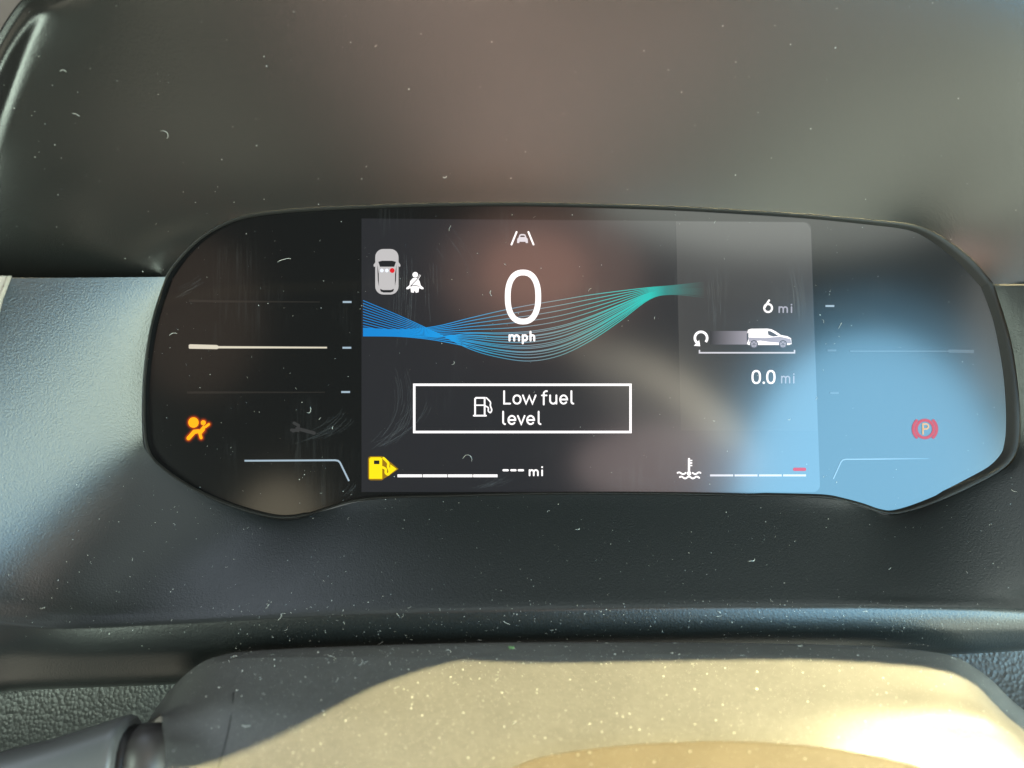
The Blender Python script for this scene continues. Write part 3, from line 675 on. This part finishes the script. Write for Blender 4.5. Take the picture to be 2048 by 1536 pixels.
v, f = tube_between([top_sec(272, 1462, .0545, .0100, .0060), top_sec(275, 1453, .0545, .0118, .0082), top_sec(300, 1452, .0545, .0120, .0084), top_sec(345, 1452, .0545, .0120, .0084)])
build('neck', v, f, M['neck'], st)

# ------------------------------------------------------------------ dust and lint lying on the surfaces
eye = Vector((0, -D, 0))
def hit(px, py):
    best = None; dr = (W(px, py, 0) - eye).normalized()
    for nme, t in TREES.items():
        loc, nor, _, dist = t.ray_cast(eye, dr)
        if loc is not None and (best is None or dist < best[3]): best = (loc, nor, nme, dist)
    if best is None: return None
    loc, nor, nme, dist = best
    if nor.dot(dr) > 0: nor = -nor
    return loc, nor, nme
def frame(nor):
    a = nor.orthogonal().normalized(); b = nor.cross(a); an = random.uniform(0, 6.28)
    return a * math.cos(an) + b * math.sin(an), b * math.cos(an) - a * math.sin(an)
def speck(v, f, loc, nor, r):
    a, b = frame(nor); k = len(v); e_ = random.uniform(.5, 1); n = 5
    ring = [loc + (a * math.cos(i * 6.283 / n) + b * e_ * math.sin(i * 6.283 / n)) * r * random.uniform(.7, 1.2) for i in range(n)]
    v += ring + [loc + nor * r * .7 + a * r * random.uniform(-.3, .3)]
    f += [(k + i, k + (i + 1) % n, k + n) for i in range(n)]
def fibre(v, f, loc, nor, length, r, curl=1.0, ang=None):
    a, b = frame(nor)
    if ang is not None:
        a = (Vector((math.cos(ang), 0, math.sin(ang)))); a = (a - nor * a.dot(nor)).normalized(); b = nor.cross(a)
    n = 7; th = 0; p = loc - a * length / 2; k = len(v); w1 = random.uniform(-1, 1) * curl
    for i in range(n + 1):
        d_ = a * math.cos(th) + b * math.sin(th); s_ = nor.cross(d_); rr = r * (.35 if i in (0, n) else 1)
        q = p + nor * (r * .9)
        v += [q + s_ * rr, q + nor * rr, q - s_ * rr, q - nor * rr]
        p = p + d_ * length / n; th += (w1 + random.uniform(-.6, .6) * curl) * .45
    for i in range(n):
        for j in range(4): f.append((k + 4 * i + j, k + 4 * i + (j + 1) % 4, k + 4 * i + 4 + (j + 1) % 4, k + 4 * i + 4 + j))
DUST = {}
def scatter(n, x0, x1, y0, y1, rmin, rmax, fib=.12, only=None, power=2.5, ok=None):
    for _ in range(n):
        x, y = random.uniform(x0, x1), random.uniform(y0, y1)
        if ok and not ok(x, y): continue
        h = hit(x, y)
        if not h or (only and h[2] not in only): continue
        v, f = DUST.setdefault(h[2], ([], []))
        r = (rmin + (rmax - rmin) * random.random() ** power) * S * (D + h[0].y) / D
        if random.random() < fib: fibre(v, f, h[0], h[1], r * random.uniform(5, 13), r * .34)
        else: speck(v, f, h[0], h[1], r)
scatter(260, 0, 2048, 0, 560, .4, 1.5, .08, ('cluster_hood',), ok=lambda x, y: random.random() < (1 if x < 900 else .35))
scatter(420, 290, 1700, 420, 1030, .35, 1.2, .14, ('lens',))
scatter(50, 1650, 2030, 430, 1010, .4, .9, .05, ('lens',))
scatter(700, 0, 2048, 950, 1300, .35, 1.35, .10, ('cluster_surround',))
scatter(500, 440, 1900, 1200, 1300, .35, 1.35, .10, ('cluster_surround',))
scatter(520, 300, 1950, 1280, 1330, .35, 1.5, .10, ('cover_shell',))
scatter(900, 330, 2040, 1300, 1536, .5, 2.8, .01, ('cover_shell', 'collar'), 5)
scatter(5200, 330, 2040, 1300, 1536, .25, .75, .0, ('cover_shell', 'collar'), 2)
scatter(110, 430, 1000, 1290, 1390, .5, 1.6, .22, ('cover_shell',))
scatter(40, 0, 330, 1370, 1500, .4, 1.0, .1, ('lower_dash_panel',))
DL = {'cluster_hood': 'fine pale dust specks on the dark hood above the glass', 'lens': 'white dust specks and lint on the display glass', 'cluster_surround': 'pale dust specks scattered on the dark surround below the glass',
      'cover_shell': 'thick sparkling dust specks on the sunlit column cover', 'collar': 'sunlit dust specks on the brown collar of the column cover', 'lower_dash_panel': 'few pale dust specks on the grained lower dash panel'}
for nme, (v, f) in DUST.items():
    tag(build('dust', v, f, M['lint'], None), DL[nme], 'dust', None, 'stuff')
FIB = [(1043, 990, 36, -.9, 'long curved lint fibre on the lower glass edge under the range reading', 1.0),
       (935, 905, 40, .9, 'bent white lint fibre on the glass between message box and fuel bars', 1.4),
       (335, 260, 34, .12, 'long pale lint fibre lying flat on the hood', 1.1),
       (152, 227, 20, -.05, 'short pale lint strand lying on the hood beside the rounded rim', .7),
       (567, 516, 36, .6, 'thin slanted lint fibre on the dark glass beside the top rounded corner', .5),
       (623, 822, 22, -1.3, 'hooked lint fibre on the glass above the wrench symbol', 1.6),
       (564, 1234, 20, -1.2, 'white lint fibre across the rounded edge of the surround', .8),
       (1012, 1247, 20, -.8, 'short straight lint fibre on the rounded edge under the range reading', .4),
       (671, 1312, 34, .2, 'curled lint fibre on the back edge of the column cover', 2.4),
       (1505, 1122, 24, .1, 'zigzag lint fibre on the surround below the blue reflection', 2.0),
       (345, 665, 22, .75, 'slanted lint fibre on the glass beside the cream gauge bar', .4),
       (728, 1330, 28, .3, 'wavy lint fibre on the shaded part of the column cover', 1.8)]
for x, y, ln, an, lab, cu in FIB:
    h = hit(x, y)
    if not h: print("MISS", x, y); continue
    v, f = [], []; k = S * (D + h[0].y) / D
    fibre(v, f, h[0], h[1], ln * .8 * k, .5 * k, cu, an)
    tag(build('lint_fibre', v, f, M['lint'], None), lab, 'lint', 'lint fibres lying on the dashboard')
h = hit(1023, 1297); v, f = [], []
for q in range(7):
    speck(v, f, h[0] + Vector((random.uniform(-1, 1), random.uniform(-.4, .4), random.uniform(-.3, .8))) * .0006, h[1], .0005)
tag(build('leaf_crumb', v, f, M['crumb'], None), 'tiny green leaf crumb on the back edge of the column cover', 'crumb')
# parting line as a groove-dark thread laid on the shell
v, f = [], []
pts = []
for x, y in ((467, 1385), (466, 1400), (461, 1440), (450, 1490), (438, 1530), (420, 1600)):
    hh = hit(x, y)
    if hh and hh[2] == 'cover_shell': pts.append(hh)
sp = spline([p[0] for p in pts], 6)
for i, p in enumerate(sp):
    nor = pts[min(i // 6, len(pts) - 1)][1]; v += [p + nor * .00005 + Vector((-.00012, 0, 0)), p + nor * .0001, p + nor * .00005 + Vector((.00012, 0, 0))]
build('parting_line', v, grid_faces(len(sp), 3, 0, False), M['black'], cv)
